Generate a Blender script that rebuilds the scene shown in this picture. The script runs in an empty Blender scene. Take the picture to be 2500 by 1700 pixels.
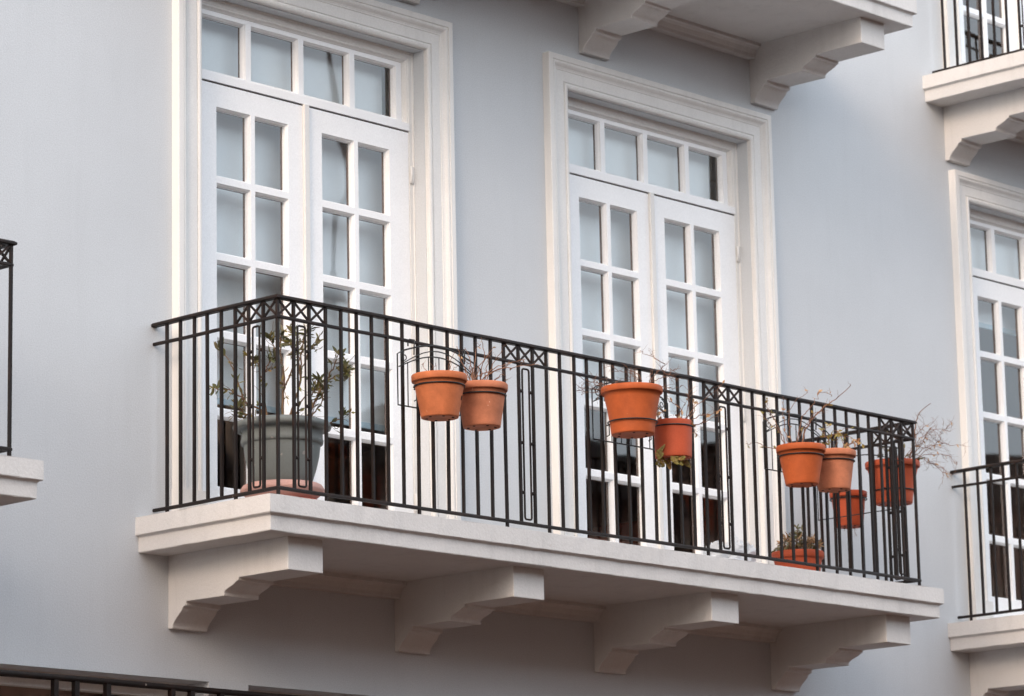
import bpy, math, random
from mathutils import Vector, Matrix
random.seed(7)
scene = bpy.context.scene
C = scene.collection

# ------------------------------------------------------------------ camera
cam_d = bpy.data.cameras.new('camera'); cam = bpy.data.objects.new('camera', cam_d); C.objects.link(cam)
YAW, PITCH, ROLL = 0.8241, 0.2039, -0.0207
CX, CY, CZ = -11.4765, -12.9843, -2.7026
_F = Vector((math.sin(YAW)*math.cos(PITCH), math.cos(YAW)*math.cos(PITCH), math.sin(PITCH)))
_R = Vector((math.cos(YAW), -math.sin(YAW), 0)); _U = _R.cross(_F)
_R2 = math.cos(ROLL)*_R + math.sin(ROLL)*_U; _U2 = -math.sin(ROLL)*_R + math.cos(ROLL)*_U
m = Matrix((_R2, _U2, -_F)).transposed().to_4x4(); m.translation = Vector((CX, CY, CZ)); cam.matrix_world = m
cam_d.sensor_width = 36; cam_d.lens = 8425.21/2500*36; cam_d.clip_start = 0.1; cam_d.clip_end = 600
cam_d.dof.use_dof = True; cam_d.dof.focus_distance = 17.2; cam_d.dof.aperture_fstop = 4.5
scene.camera = cam

CLOUD = (8.1, 8.95, 9.75); CLOUD_WARM = (9.6, 8.4, 7.8)
# ------------------------------------------------------------------ world, sun, exposure
SUN_EL, SUN_AZ = math.radians(27), math.radians(19)      # azimuth measured from -x towards -y
sdir = Vector((-math.cos(SUN_AZ)*math.cos(SUN_EL), -math.sin(SUN_AZ)*math.cos(SUN_EL), math.sin(SUN_EL)))
w = bpy.data.worlds.new('World'); scene.world = w; w.use_nodes = True
nt = w.node_tree; nt.nodes.clear()
sky = nt.nodes.new('ShaderNodeTexSky'); sky.sky_type = 'NISHITA'; sky.sun_disc = False
sky.sun_elevation = SUN_EL; sky.sun_rotation = math.atan2(sdir.x, sdir.y); sky.dust_density = 3.0; sky.air_density = 1.0; sky.ozone_density = 1.5
bg = nt.nodes.new('ShaderNodeBackground'); bg.inputs['Strength'].default_value = 0.15
wo = nt.nodes.new('ShaderNodeOutputWorld')
# broken thin cloud over the evening sky
stc = nt.nodes.new('ShaderNodeTexCoord'); smp = nt.nodes.new('ShaderNodeMapping'); smp.inputs['Scale'].default_value = (1.0, 1.0, 2.6)
sn = nt.nodes.new('ShaderNodeTexNoise'); sn.inputs['Scale'].default_value = 2.2; sn.inputs['Detail'].default_value = 6; sn.inputs['Roughness'].default_value = 0.55
sr = nt.nodes.new('ShaderNodeValToRGB'); sr.color_ramp.elements[0].position = 0.34; sr.color_ramp.elements[1].position = 0.62
sr.color_ramp.elements[0].color = (0.45, 0.45, 0.45, 1); sr.color_ramp.elements[1].color = (0.9, 0.9, 0.9, 1)
sm_ = nt.nodes.new('ShaderNodeMixRGB'); sm_.inputs[2].default_value = (*CLOUD, 1)
sdt = nt.nodes.new('ShaderNodeVectorMath'); sdt.operation = 'DOT_PRODUCT'; sdt.inputs[1].default_value = tuple(sdir)
smr = nt.nodes.new('ShaderNodeMapRange'); smr.inputs['From Min'].default_value = 0.55; smr.inputs['From Max'].default_value = 1.0
swm = nt.nodes.new('ShaderNodeMixRGB'); swm.inputs[1].default_value = (*CLOUD, 1); swm.inputs[2].default_value = (*CLOUD_WARM, 1)
nt.links.new(stc.outputs['Generated'], sdt.inputs[0]); nt.links.new(sdt.outputs['Value'], smr.inputs['Value']); nt.links.new(smr.outputs[0], swm.inputs[0]); nt.links.new(swm.outputs[0], sm_.inputs[2])
nt.links.new(stc.outputs['Generated'], smp.inputs[0]); nt.links.new(smp.outputs[0], sn.inputs[0]); nt.links.new(sn.outputs[0], sr.inputs[0])
nt.links.new(sr.outputs[0], sm_.inputs[0]); nt.links.new(sky.outputs[0], sm_.inputs[1]); nt.links.new(sm_.outputs[0], bg.inputs[0]); nt.links.new(bg.outputs[0], wo.inputs[0])
sd = bpy.data.lights.new('sun', 'SUN'); sd.energy = 0.75; sd.angle = math.radians(20); sd.color = (1.0, 0.77, 0.60)
so = bpy.data.objects.new('sun', sd); C.objects.link(so); so.rotation_euler = (-sdir).to_track_quat('-Z', 'Y').to_euler()
scene.view_settings.view_transform = 'Standard'; scene.view_settings.look = 'None'
scene.view_settings.gamma = 1.0; scene.view_settings.exposure = 1.02

# ------------------------------------------------------------------ materials
def mat(name, col, rough=0.6, var=0.06, scale=3.0, bump=0.0, bscale=80.0, spec=0.4, col2=None, stretch=None, spots=None, c2lo=0.45, c2hi=0.7, grain=0.05, stain=0.0):
    M = bpy.data.materials.new(name); M.use_nodes = True; n = M.node_tree.nodes; L = M.node_tree.links
    b = n['Principled BSDF']; b.inputs['Roughness'].default_value = rough; b.inputs['Specular IOR Level'].default_value = spec
    tc = n.new('ShaderNodeTexCoord'); mp = n.new('ShaderNodeMapping'); L.new(tc.outputs['Object'], mp.inputs[0])
    if stretch: mp.inputs['Scale'].default_value = stretch
    t = n.new('ShaderNodeTexNoise'); t.inputs['Scale'].default_value = scale; t.inputs['Detail'].default_value = 6; t.inputs['Roughness'].default_value = 0.6
    L.new(mp.outputs[0], t.inputs[0])
    r = n.new('ShaderNodeValToRGB'); L.new(t.outputs[0], r.inputs[0])
    if col2 is None: a, c = [x*(1-var) for x in col], [min(1, x*(1+var)) for x in col]; lo, hi = 0.3, 0.7
    else: a, c = col, col2; lo, hi = c2lo, c2hi
    r.color_ramp.elements[0].position = lo; r.color_ramp.elements[0].color = (*a, 1)
    r.color_ramp.elements[1].position = hi; r.color_ramp.elements[1].color = (*c, 1)
    out = r.outputs[0]
    if spots:
        t2 = n.new('ShaderNodeTexNoise'); t2.inputs['Scale'].default_value = spots[1]; t2.inputs['Detail'].default_value = 3; L.new(tc.outputs['Object'], t2.inputs[0])
        r2 = n.new('ShaderNodeValToRGB'); L.new(t2.outputs[0], r2.inputs[0])
        r2.color_ramp.elements[0].position = spots[2]; r2.color_ramp.elements[1].position = spots[2]+0.03
        mx = n.new('ShaderNodeMixRGB'); L.new(r2.outputs[0], mx.inputs[0]); L.new(out, mx.inputs[1]); mx.inputs[2].default_value = (*spots[0], 1); out = mx.outputs[0]
    if stain:
        mp5 = n.new('ShaderNodeMapping'); mp5.inputs['Scale'].default_value = (1, 1, 0.12); L.new(tc.outputs['Object'], mp5.inputs[0])
        t5 = n.new('ShaderNodeTexNoise'); t5.inputs['Scale'].default_value = 9; t5.inputs['Detail'].default_value = 7; t5.inputs['Roughness'].default_value = 0.7; L.new(mp5.outputs[0], t5.inputs[0])
        m5 = n.new('ShaderNodeMapRange'); m5.inputs['From Min'].default_value = 0.52; m5.inputs['From Max'].default_value = 0.78; m5.inputs['To Min'].default_value = 1; m5.inputs['To Max'].default_value = 1-stain; L.new(t5.outputs[0], m5.inputs['Value'])
        v5 = n.new('ShaderNodeVectorMath'); v5.operation = 'SCALE'; L.new(out, v5.inputs[0]); L.new(m5.outputs[0], v5.inputs['Scale']); out = v5.outputs[0]
    if grain:
        t4 = n.new('ShaderNodeTexNoise'); t4.inputs['Scale'].default_value = 170; t4.inputs['Detail'].default_value = 2; L.new(tc.outputs['Object'], t4.inputs[0])
        m4 = n.new('ShaderNodeMapRange'); m4.inputs['From Min'].default_value = 0.3; m4.inputs['From Max'].default_value = 0.7; m4.inputs['To Min'].default_value = 1-grain; m4.inputs['To Max'].default_value = 1+grain; L.new(t4.outputs[0], m4.inputs['Value'])
        v4 = n.new('ShaderNodeVectorMath'); v4.operation = 'SCALE'; L.new(out, v4.inputs[0]); L.new(m4.outputs[0], v4.inputs['Scale']); out = v4.outputs[0]
    L.new(out, b.inputs['Base Color'])
    if bump:
        t3 = n.new('ShaderNodeTexNoise'); t3.inputs['Scale'].default_value = bscale; t3.inputs['Detail'].default_value = 5; L.new(tc.outputs['Object'], t3.inputs[0])
        bp = n.new('ShaderNodeBump'); bp.inputs['Strength'].default_value = bump; bp.inputs['Distance'].default_value = 0.004
        L.new(t3.outputs[0], bp.inputs['Height']); L.new(bp.outputs[0], b.inputs['Normal'])
    return M
M_wall = mat('painted_stucco', (0.580, 0.606, 0.630), 0.85, 0.035, 0.9, 0.28, 90, 0.2, grain=0.09, stain=0.035)
M_slab = mat('painted_concrete', (0.635, 0.625, 0.615), 0.8, 0.04, 2.5, 0.5, 60, 0.2, spots=((0.50, 0.46, 0.42), 38, 0.765), stain=0.15)
M_trim = mat('trim_paint', (0.76, 0.75, 0.73), 0.5, 0.03, 4, 0.1, 60, 0.3, stain=0.10)
M_door = mat('door_paint', (0.89, 0.895, 0.90), 0.38, 0.025, 4, 0.08, 50, 0.4)
M_inner_shade = mat('inner_edge_shade', (0.12, 0.06, 0.04), 0.5, 0.2, 6)  # brown inner side of the sashes, painting in the shade along pane edges
M_iron = mat('wrought_iron', (0.014, 0.010, 0.009), 0.55, 0, 9, 0.5, 160, 0.22, col2=(0.034, 0.018, 0.013), spots=((0.40, 0.34, 0.31), 26, 0.72), c2lo=0.5, c2hi=0.72)
M_wire = mat('black_wire', (0.012, 0.012, 0.012), 0.45, 0.3, 20)
M_terra = mat('terracotta', (0.49, 0.148, 0.058), 0.66, 0.2, 11, 0.15, 140, 0.25, spots=((0.74, 0.42, 0.30), 55, 0.735))
M_terra2 = mat('terracotta_dusty', (0.50, 0.185, 0.10), 0.8, 0.2, 12, 0.2, 140, 0.2, spots=((0.72, 0.46, 0.35), 50, 0.72))
M_terra4 = mat('terracotta_orange', (0.45, 0.10, 0.028), 0.64, 0.18, 9, 0.15, 140, 0.25, spots=((0.62, 0.26, 0.12), 40, 0.75))
M_terra3 = mat('terracotta_deep', (0.46, 0.085, 0.035), 0.6, 0.14, 6, 0.15, 140, 0.25)
M_sauc = mat('faded_terracotta', (0.55, 0.33, 0.285), 0.7, 0.1, 8, 0.2, 90, 0.2)
M_hole = mat('drain_hole', (0.02, 0.015, 0.012), 0.9)
M_grey = mat('grey_plastic', (0.185, 0.205, 0.20), 0.6, 0.12, 5, 0.15, 90, 0.3, stretch=(1, 1, 0.25), spots=((0.30, 0.29, 0.27), 22, 0.66))
M_soil = mat('soil', (0.05, 0.035, 0.025), 0.95, 0.3, 30, 0.8, 60, 0.1)
M_stem = mat('woody_stem', (0.20, 0.13, 0.08), 0.8, 0, 14, 0.3, 90, 0.2, col2=(0.11, 0.05, 0.04))
M_twig = mat('dry_twig', (0.25, 0.13, 0.085), 0.8, 0, 14, 0.2, 90, 0.2, col2=(0.09, 0.05, 0.04))
M_leaf = mat('olive_leaf', (0.11, 0.115, 0.045), 0.5, 0, 16, 0, 1, 0.4, col2=(0.26, 0.19, 0.09))
M_yleaf = mat('yellowing_leaf', (0.22, 0.20, 0.05), 0.6, 0, 16, 0, 1, 0.3, col2=(0.40, 0.22, 0.08))
M_dleaf = mat('withered_leaf', (0.50, 0.33, 0.19), 0.7, 0, 20, 0, 1, 0.2, col2=(0.30, 0.13, 0.06))
M_blind = mat('blind_fabric', (0.86, 0.87, 0.88), 0.8, 0.03, 5, 0.1, 300, 0.1)
M_hem = mat('blind_hem', (0.55, 0.68, 0.76), 0.5, 0.03, 5)
M_room = mat('room_plaster', (0.42, 0.30, 0.25), 0.8, 0.15, 2)
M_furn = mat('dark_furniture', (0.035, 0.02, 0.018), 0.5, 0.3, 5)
M_beige = mat('beige_lacquer', (0.42, 0.30, 0.19), 0.5, 0.1, 5)
M_bag = mat('white_plastic_bag', (0.78, 0.80, 0.82), 0.35, 0.04, 12, 0.3, 40, 0.5)
M_asph = mat('asphalt', (0.045, 0.028, 0.021), 0.9, 0.15, 4, 0.5, 60, 0.2)
M_pave = mat('paving', (0.09, 0.045, 0.028), 0.85, 0.15, 3, 0.4, 40, 0.2)
M_opp = mat('brown_render', (0.12, 0.062, 0.042), 0.9, 0.15, 1.5)
M_opp3 = mat('brick_facade', (0.30, 0.17, 0.13), 0.9, 0.3, 3, stretch=(1, 1, 5))
M_opp2 = mat('cream_render', (0.34, 0.25, 0.19), 0.9, 0.1, 1.5)
M_roof = mat('dark_roof', (0.05, 0.035, 0.03), 0.8, 0.2, 5)

def glass_mat():
    M = bpy.data.materials.new('window_glass'); M.use_nodes = True; n = M.node_tree.nodes; L = M.node_tree.links; n.clear()
    o = n.new('ShaderNodeOutputMaterial'); mix = n.new('ShaderNodeMixShader'); tr = n.new('ShaderNodeBsdfTransparent'); gl = n.new('ShaderNodeBsdfGlossy')
    fr = n.new('ShaderNodeFresnel'); fr.inputs[0].default_value = 1.9
    tr.inputs[0].default_value = (0.95, 0.975, 0.98, 1); gl.inputs['Roughness'].default_value = 0.015
    tc = n.new('ShaderNodeTexCoord'); t = n.new('ShaderNodeTexNoise'); t.inputs['Scale'].default_value = 1.7; t.inputs['Detail'].default_value = 1
    bp = n.new('ShaderNodeBump'); bp.inputs['Strength'].default_value = 0.25; bp.inputs['Distance'].default_value = 0.01
    L.new(tc.outputs['Object'], t.inputs[0]); L.new(t.outputs[0], bp.inputs['Height']); L.new(bp.outputs[0], gl.inputs['Normal'])
    ge = n.new('ShaderNodeNewGeometry'); iv = n.new('ShaderNodeMath'); iv.operation = 'SUBTRACT'; iv.inputs[0].default_value = 1.0
    mu = n.new('ShaderNodeMath'); mu.operation = 'MULTIPLY'; L.new(ge.outputs['Backfacing'], iv.inputs[1]); L.new(iv.outputs[0], mu.inputs[0]); L.new(fr.outputs[0], mu.inputs[1])
    L.new(mu.outputs[0], mix.inputs[0]); L.new(tr.outputs[0], mix.inputs[1]); L.new(gl.outputs[0], mix.inputs[2]); L.new(mix.outputs[0], o.inputs[0])
    return M
M_glass = glass_mat()

# ------------------------------------------------------------------ mesh helpers
class MB:
    def __init__(s): s.v = []; s.f = []; s.mi = []; s.sm = []
    def add(s, vs, fs, mi=0, smooth=False):
        o = len(s.v); s.v += [tuple(p) for p in vs]
        for f in fs: s.f.append([i+o for i in f]); s.mi.append(mi); s.sm.append(smooth)
        return s
    def box(s, x0, x1, y0, y1, z0, z1, mi=0):
        return s.add([(x0,y0,z0),(x1,y0,z0),(x1,y1,z0),(x0,y1,z0),(x0,y0,z1),(x1,y0,z1),(x1,y1,z1),(x0,y1,z1)],
              [(0,3,2,1),(4,5,6,7),(0,1,5,4),(1,2,6,5),(2,3,7,6),(3,0,4,7)], mi)
    def bar(s, a, b, w, h, mi=0, up=(0,0,1)):
        a, b = Vector(a), Vector(b); d = (b-a).normalized(); u = Vector(up)
        if abs(d.dot(u)) > 0.95: u = Vector((0,1,0))
        sx = d.cross(u).normalized()*w/2; sz = sx.cross(d).normalized()*h/2
        vs = [p+i*sx+j*sz for p in (a, b) for i, j in ((-1,-1),(1,-1),(1,1),(-1,1))]
        return s.add(vs, [(0,1,2,3),(7,6,5,4),(0,4,5,1),(1,5,6,2),(2,6,7,3),(3,7,4,0)], mi)
    def tube(s, pts, r, n=6, mi=0, closed=False):
        pts = [Vector(p) for p in pts]; k = len(pts); vs = []; prev = None
        for i, p in enumerate(pts):
            if closed: d = pts[(i+1) % k]-pts[i-1]
            else: d = pts[min(i+1, k-1)]-pts[max(i-1, 0)]
            if d.length < 1e-9: d = Vector((0,0,1))
            d.normalize()
            if prev is None: u = d.orthogonal().normalized()
            else:
                u = prev-d*prev.dot(d)
                u = u.normalized() if u.length > 1e-6 else d.orthogonal().normalized()
            prev = u; q = d.cross(u); rr = r[i] if isinstance(r, (list, tuple)) else r
            vs += [p+rr*(math.cos(2*math.pi*j/n)*u+math.sin(2*math.pi*j/n)*q) for j in range(n)]
        fs = []
        for i in range(k if closed else k-1):
            a, b = i*n, ((i+1) % k)*n
            fs += [(a+j, a+(j+1) % n, b+(j+1) % n, b+j) for j in range(n)]
        if not closed: fs += [tuple(range(n))[::-1], tuple((k-1)*n+j for j in range(n))]
        return s.add(vs, fs, mi, True)
    def lathe(s, prof, n=48, c=(0,0,0), mi=0, wob=0):
        vs = []; fs = []
        for r, z in prof:
            for j in range(n):
                a = 2*math.pi*j/n; rr = r*(1+wob*math.sin(3*a+z*9))
                vs.append((c[0]+rr*math.cos(a), c[1]+rr*math.sin(a), c[2]+z))
        for i in range(len(prof)-1):
            fs += [(i*n+j, i*n+(j+1) % n, (i+1)*n+(j+1) % n, (i+1)*n+j) for j in range(n)]
        fs.append(tuple(range(n))[::-1]); fs.append(tuple((len(prof)-1)*n+j for j in range(n)))
        return s.add(vs, fs, mi, True)
    def leaf(s, p, d, nrm, ln, wd, mi=0, curl=0.15):
        p, d = Vector(p), Vector(d).normalized(); sd = d.cross(Vector(nrm))
        sd = sd.normalized() if sd.length > 1e-4 else d.orthogonal().normalized(); up = sd.cross(d)
        vs = []
        for t, wv in ((0,0.1),(0.25,0.7),(0.55,1.0),(0.82,0.6),(1.0,0.05)):
            c = p+d*ln*t-up*ln*curl*t*t
            vs += [c-sd*wd*wv/2+up*wd*0.22*wv, c, c+sd*wd*wv/2+up*wd*0.22*wv]
        fs = []
        for i in range(4):
            a = i*3; fs += [(a, a+1, a+4, a+3), (a+1, a+2, a+5, a+4)]
        return s.add(vs, fs, mi, True)
    def build(s, name, mats, parent=None, bevel=0, loc=None):
        me = bpy.data.meshes.new(name); me.from_pydata(s.v, [], s.f)
        for mm in (mats if isinstance(mats, (list, tuple)) else [mats]): me.materials.append(mm)
        for p, i, sm in zip(me.polygons, s.mi, s.sm): p.material_index = i; p.use_smooth = sm
        me.update(); o = bpy.data.objects.new(name, me); C.objects.link(o)
        if parent: o.parent = parent
        if loc: o.location = loc
        if bevel:
            b = o.modifiers.new('bevel', 'BEVEL'); b.width = bevel; b.segments = 2; b.limit_method = 'ANGLE'; b.angle_limit = math.radians(40)
        return o

def tag(o, label=None, cat=None, group=None, kind=None):
    if label: o['label'] = label
    if cat: o['category'] = cat
    if group: o['group'] = group
    if kind: o['kind'] = kind
    return o
def empty(name, loc, label=None, cat=None, group=None):
    o = bpy.data.objects.new(name, None); C.objects.link(o); o.location = loc; o.empty_display_size = 0.1
    return tag(o, label, cat, group)
def copy_tree(o, parent=None):
    c = o.copy(); C.objects.link(c); c.parent = parent
    for ch in list(o.children): copy_tree(ch, c)
    return c

def grid_holes(mb, xs, zs, holes, y, mi=0, back=False):
    xs = sorted(set(xs)); zs = sorted(set(zs))
    for i in range(len(xs)-1):
        for j in range(len(zs)-1):
            cx, cz = (xs[i]+xs[i+1])/2, (zs[j]+zs[j+1])/2
            if any(a < cx < b and c < cz < d for a, b, c, d in holes): continue
            q = [(xs[i],y,zs[j]),(xs[i+1],y,zs[j]),(xs[i+1],y,zs[j+1]),(xs[i],y,zs[j+1])]
            mb.add(q, [(3,2,1,0) if back else (0,1,2,3)], mi)
def rect_sweep(mb, x0, x1, z0, z1, prof, mi=0, open_bottom=False):
    """sweep profile points (inward offset, y) round a rectangle, corners mitred"""
    k = len(prof); rings = []
    corners = [(x0,z0,1,1),(x0,z1,1,-1),(x1,z1,-1,-1),(x1,z0,-1,1)]
    vs = []
    for x, z, sx, sz in corners:
        for o, y in prof:
            zz = z if (open_bottom and sz == 1) else z+sz*o
            vs.append((x+sx*o, y, zz))
    fs = []
    for i in range(3 if open_bottom else 4):
        a, b = i*k, ((i+1) % 4)*k
        fs += [(a+j, b+j, b+j+1, a+j+1) for j in range(k-1)]
    mb.add(vs, fs, mi)

# ------------------------------------------------------------------ dimensions
P, Q, H = 2.8655, 6.8669, 3.6558
GZ = -4.35
DR = 0.912; RL, RR = -0.122, 5.086; STEP = (RR-RL)/48; SSTEP = 0.1014
XSL, XSR, D = -0.2435, 5.2258, 0.984
DOORS = [(0,0),(P,0),(Q,0),(Q,H)]

# ------------------------------------------------------------------ setting
tag(MB().box(-70, 110, -14.5, -4.5, GZ-0.3, GZ-0.13).build('road', M_asph), kind='structure')
tag(MB().box(-70, 110, -4.5, 0.0, GZ-0.3, GZ).build('pavement', M_pave), kind='structure')
tag(MB().box(-70, 110, -19.5, -14.5, GZ-0.3, GZ).build('pavement', M_pave), kind='structure')
g = MB(); g.add([(-400,-400,GZ-0.31),(400,-400,GZ-0.31),(400,400,GZ-0.31),(-400,400,GZ-0.31)], [(0,1,2,3)])
tag(g.build('ground', M_asph), kind='structure')

# ------------------------------------------------------------------ the house
house = empty('townhouse', (0,0,GZ), 'pale grey stucco townhouse with white French doors and bracketed balconies', 'building')
HO = Vector((0,0,-GZ))
def hloc(x=0, y=0, z=0): return (x, y, z-GZ)

xs = [-9, 16]; zs = [GZ, 7.2]; holes = []
for dx, dz in DOORS:
    holes.append((dx+0.19, dx+1.87, dz+0.0, dz+2.86))
LOW = [(-4.2, 0.247, GZ+0.5, -0.79), (0.517, 5.0, GZ+0.05, -0.79)]
holes += LOW
for a, b, c, d in holes: xs += [a, b]; zs += [c, d]
for k in range(-9, 17): xs.append(float(k))
for k in range(-4, 8): zs.append(k+0.13)
wm = MB(); grid_holes(wm, xs, zs, holes, 0)
for a, b, c, d in holes[:len(DOORS)]:
    wm.add([(a,0,c),(a,0,d),(b,0,d),(b,0,c),(a,.14,c),(a,.14,d),(b,.14,d),(b,.14,c)], [(0,4,5,1),(1,5,6,2),(2,6,7,3)])
for a, b, c, d in LOW:
    wm.add([(a,0,c),(a,0,d),(b,0,d),(b,0,c),(a,.4,c),(a,.4,d),(b,.4,d),(b,.4,c)], [(0,4,5,1),(1,5,6,2),(2,6,7,3),(3,7,4,0)])
wm.box(-9, 16, 4.2, 4.4, GZ, 7.2); wm.box(-9.2, -9, 0, 4.4, GZ, 7.2); wm.box(16, 16.2, 0, 4.4, GZ, 7.2); wm.box(-9.2, 16.2, 0.0, 4.4, 7.2, 7.4)
wall = wm.build('wall', M_wall, house, loc=hloc())

# --- French doors
CASE = [(0,0.0),(0,-0.050),(0.004,-0.053),(0.034,-0.053),(0.036,-0.047),(0.040,-0.047),(0.044,-0.050),(0.052,-0.049),(0.060,-0.043),(0.068,-0.035),(0.078,-0.030),(0.084,-0.030),(0.086,-0.026),(0.090,-0.026),
        (0.148,-0.026),(0.151,-0.020),(0.155,-0.020),(0.158,-0.028),(0.166,-0.032),(0.176,-0.031),(0.184,-0.026),(0.186,-0.018),(0.186,0.082)]
OV = [(0,0.0),(0.002,0.003),(0.003,0.008),(0.006,0.010),(0.009,0.014),(0.0115,0.021),(0.013,0.030),(0.013,0.034)]
def glazed(mb, x0, x1, z0, z1, panes, y, t=0.05):
    xs = [x0, x1]; zs = [z0, z1]; hs = []
    for a, b, c, d in panes: xs += [a, b]; zs += [c, d]; hs.append((a,b,c,d))
    grid_holes(mb, xs, zs, hs, y)
    for a, b, c, d in panes:
        rect_sweep(mb, a, b, c, d, [(o, y+yy) for o, yy in OV])
        rect_sweep(mb, a+0.013, b-0.013, c+0.013, d-0.013, [(0, y+0.034), (0, y+t)], 1)
    xs2 = [x0, x1]; zs2 = [z0, z1]; hs2 = []
    for a, b, c, d in panes:
        e = 0.013; xs2 += [a+e, b-e]; zs2 += [c+e, d-e]; hs2.append((a+e,b-e,c+e,d-e))
    grid_holes(mb, xs2, zs2, hs2, y+t, 1, True)
    mb.add([(x0,y,z0),(x1,y,z0),(x1,y,z1),(x0,y,z1),(x0,y+t,z0),(x1,y+t,z0),(x1,y+t,z1),(x0,y+t,z1)], [(0,4,5,1),(1,5,6,2),(2,6,7,3),(3,7,4,0)])
def glass(panes, y, name):
    g = MB()
    for a, b, c, d in panes:
        g.box(a+0.0125, b-0.0125, y, y+0.004, c+0.0125, d-0.0125)
    return g
def make_door(dx, dz, blind_z, partlabel):
    c = MB(); rect_sweep(c, 0, 2.06, 0.0, 3.05, CASE, open_bottom=True)
    # plinth blocks, jamb frame and its stepped head moulding
    c.box(-0.004, 0.19, -0.058, -0.0005, 0.0, 0.17); c.box(1.87, 2.064, -0.058, -0.0005, 0.0, 0.17)
    rect_sweep(c, 0.186, 1.874, 0.0, 2.864, [(0,0.080),(0.003,0.078),(0.012,0.078),(0.015,0.083),(0.040,0.083),(0.043,0.088),(0.043,0.14)], open_bottom=True)
    z0t = 2.402
    rect_sweep(c, 0.229, 1.831, z0t, 2.821, [(0,0.088),(0.008,0.088),(0.012,0.094),(0.016,0.104),(0.020,0.106),(0.022,0.112),(0.026,0.115),(0.026,0.14)], open_bottom=True)
    o = c.build('french_door', M_trim, house, loc=hloc(dx, 0, dz))
    if partlabel: o['label'] = partlabel
    rows = [(2.268-0.4147*k-0.379, 2.268-0.4147*k) for k in range(5)]
    for x0, cols in ((0.233, [(0.386,0.631),(0.662,0.905)]), (1.034, [(1.157,1.402),(1.433,1.676)])):
        L = MB(); pn = [(a, b, c2, d2) for a, b in cols for c2, d2 in rows]
        glazed(L, x0, x0+0.794, 0.03, 2.392, pn, 0.085)
        leafo = L.build('door_leaf', [M_door, M_inner_shade], o)
        glass(pn, 0.085+0.030, 'x').build('door_glass', M_glass, o)
    tp = [(0.297,0.622),(0.661,1.011),(1.050,1.400),(1.439,1.764)]
    T = MB(); pn = [(a, b, 2.465, 2.774) for a, b in tp]
    glazed(T, 0.256, 1.804, 2.402, 2.800, pn, 0.112, 0.045)
    T.build('transom_window', [M_door, M_inner_shade], o)
    tb = MB(); tb.box(0.2291, 1.8309, 0.0765, 0.1115, 2.4005, 2.446); tb.build('transom_bar', M_door, o, 0.002)
    tb = MB(); tb.box(0.2291, 1.8309, 0.0875, 0.1345, 2.3925, 2.400); tb.build('gap_shade_strip', M_furn, o)  # dark box standing in for the shadow gap above the leaves
    glass(pn, 0.142, 'x').build('transom_glass', M_glass, o)
    A = MB(); A.box(1.012, 1.049, 0.066, 0.0845, 0.03, 2.3995); A.build('astragal', M_trim, o, 0.003)
    for hz in (2.10, 1.1, 0.25):
        hb = MB(); hb.tube([(1.842,0.076,hz),(1.842,0.076,hz+0.1)], 0.007, 8); hb.box(1.832, 1.858, 0.074, 0.0775, hz+0.004, hz+0.096)
        hb.build('hinge', M_trim, o)
    B = MB(); bt = 2.86; n = 16
    B.box(0.20, 1.775, 0.235, 0.238, blind_z, bt); B.build('roller_blind', M_blind, o)
    hm = MB(); hm.box(0.20, 1.775, 0.228, 0.246, blind_z-0.032, blind_z+0.0); hm.build('blind_hem', M_hem, o)
    s = MB(); s.box(0.186, 1.874, -0.02, 0.135, 0.0, 0.028); s.build('door_sill', M_trim, o)
    # the room behind
    r = MB(); a, b, y0, y1, c0, c1 = -0.4, 2.6, 0.141, 3.6, 0.0, 2.9
    grid_holes(r, [a, 0.19, 1.87, b], [c0, 2.86, c1], [(0.19, 1.87, c0, 2.86)], y0, 0, True)
    r.add([(a,y0,c0),(b,y0,c0),(b,y1,c0),(a,y1,c0),(a,y0,c1),(b,y0,c1),(b,y1,c1),(a,y1,c1)], [(0,1,2,3),(7,6,5,4),(1,5,6,2),(2,6,7,3),(3,7,4,0)])
    r.build('room_interior', M_room, o)
    return o
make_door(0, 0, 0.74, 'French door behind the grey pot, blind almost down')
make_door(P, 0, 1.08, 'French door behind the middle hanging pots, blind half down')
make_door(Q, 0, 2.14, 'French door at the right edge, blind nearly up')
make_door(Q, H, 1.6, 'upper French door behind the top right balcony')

# --- balcony slab and brackets
def slab_mesh():
    rnd = random.Random(3); mb = MB()
    prof = [(0.0,0.0),(0.0,-0.004),(0.001,-0.088),(-0.003,-0.092),(-0.014,-0.095),(-0.020,-0.102),(-0.021,-0.172),(-0.024,-0.176)]
    path = []
    n1, n2 = 14, 84
    for i in range(n1): path.append((XSL, -D*i/n1, -1, 0))
    path.append((XSL, -D, -1, -1))
    for i in range(1, n2): path.append((XSL+(XSR-XSL)*i/n2, -D, 0, -1))
    path.append((XSR, -D, 1, -1))
    for i in range(n1-1, -1, -1): path.append((XSR, -D*i/n1, 1, 0))
    k = len(prof); vs = []
    for x, y, nx, ny in path:
        for j, (o, z) in enumerate(prof):
            q = 0.0006 if 0 < j else 0.0004
            jo, jz = rnd.gauss(0, q), rnd.gauss(0, q*0.9)
            vs.append((x+nx*(o+jo), y+ny*(o+jo), z+jz))
    fs = []
    for i in range(len(path)-1):
        a, b = i*k, (i+1)*k
        fs += [(a+j+1, b+j+1, b+j, a+j) for j in range(k-1)]
    mb.add(vs, fs, 0, False)
    n = len(path)
    # top: fan strips between left/right symmetric path points are fine because the path is convex
    mb.f.append([i*k for i in range(n)]); mb.mi.append(0); mb.sm.append(False)
    mb.f.append([i*k+k-1 for i in range(n)][::-1]); mb.mi.append(0); mb.sm.append(False)
    return mb
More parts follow.
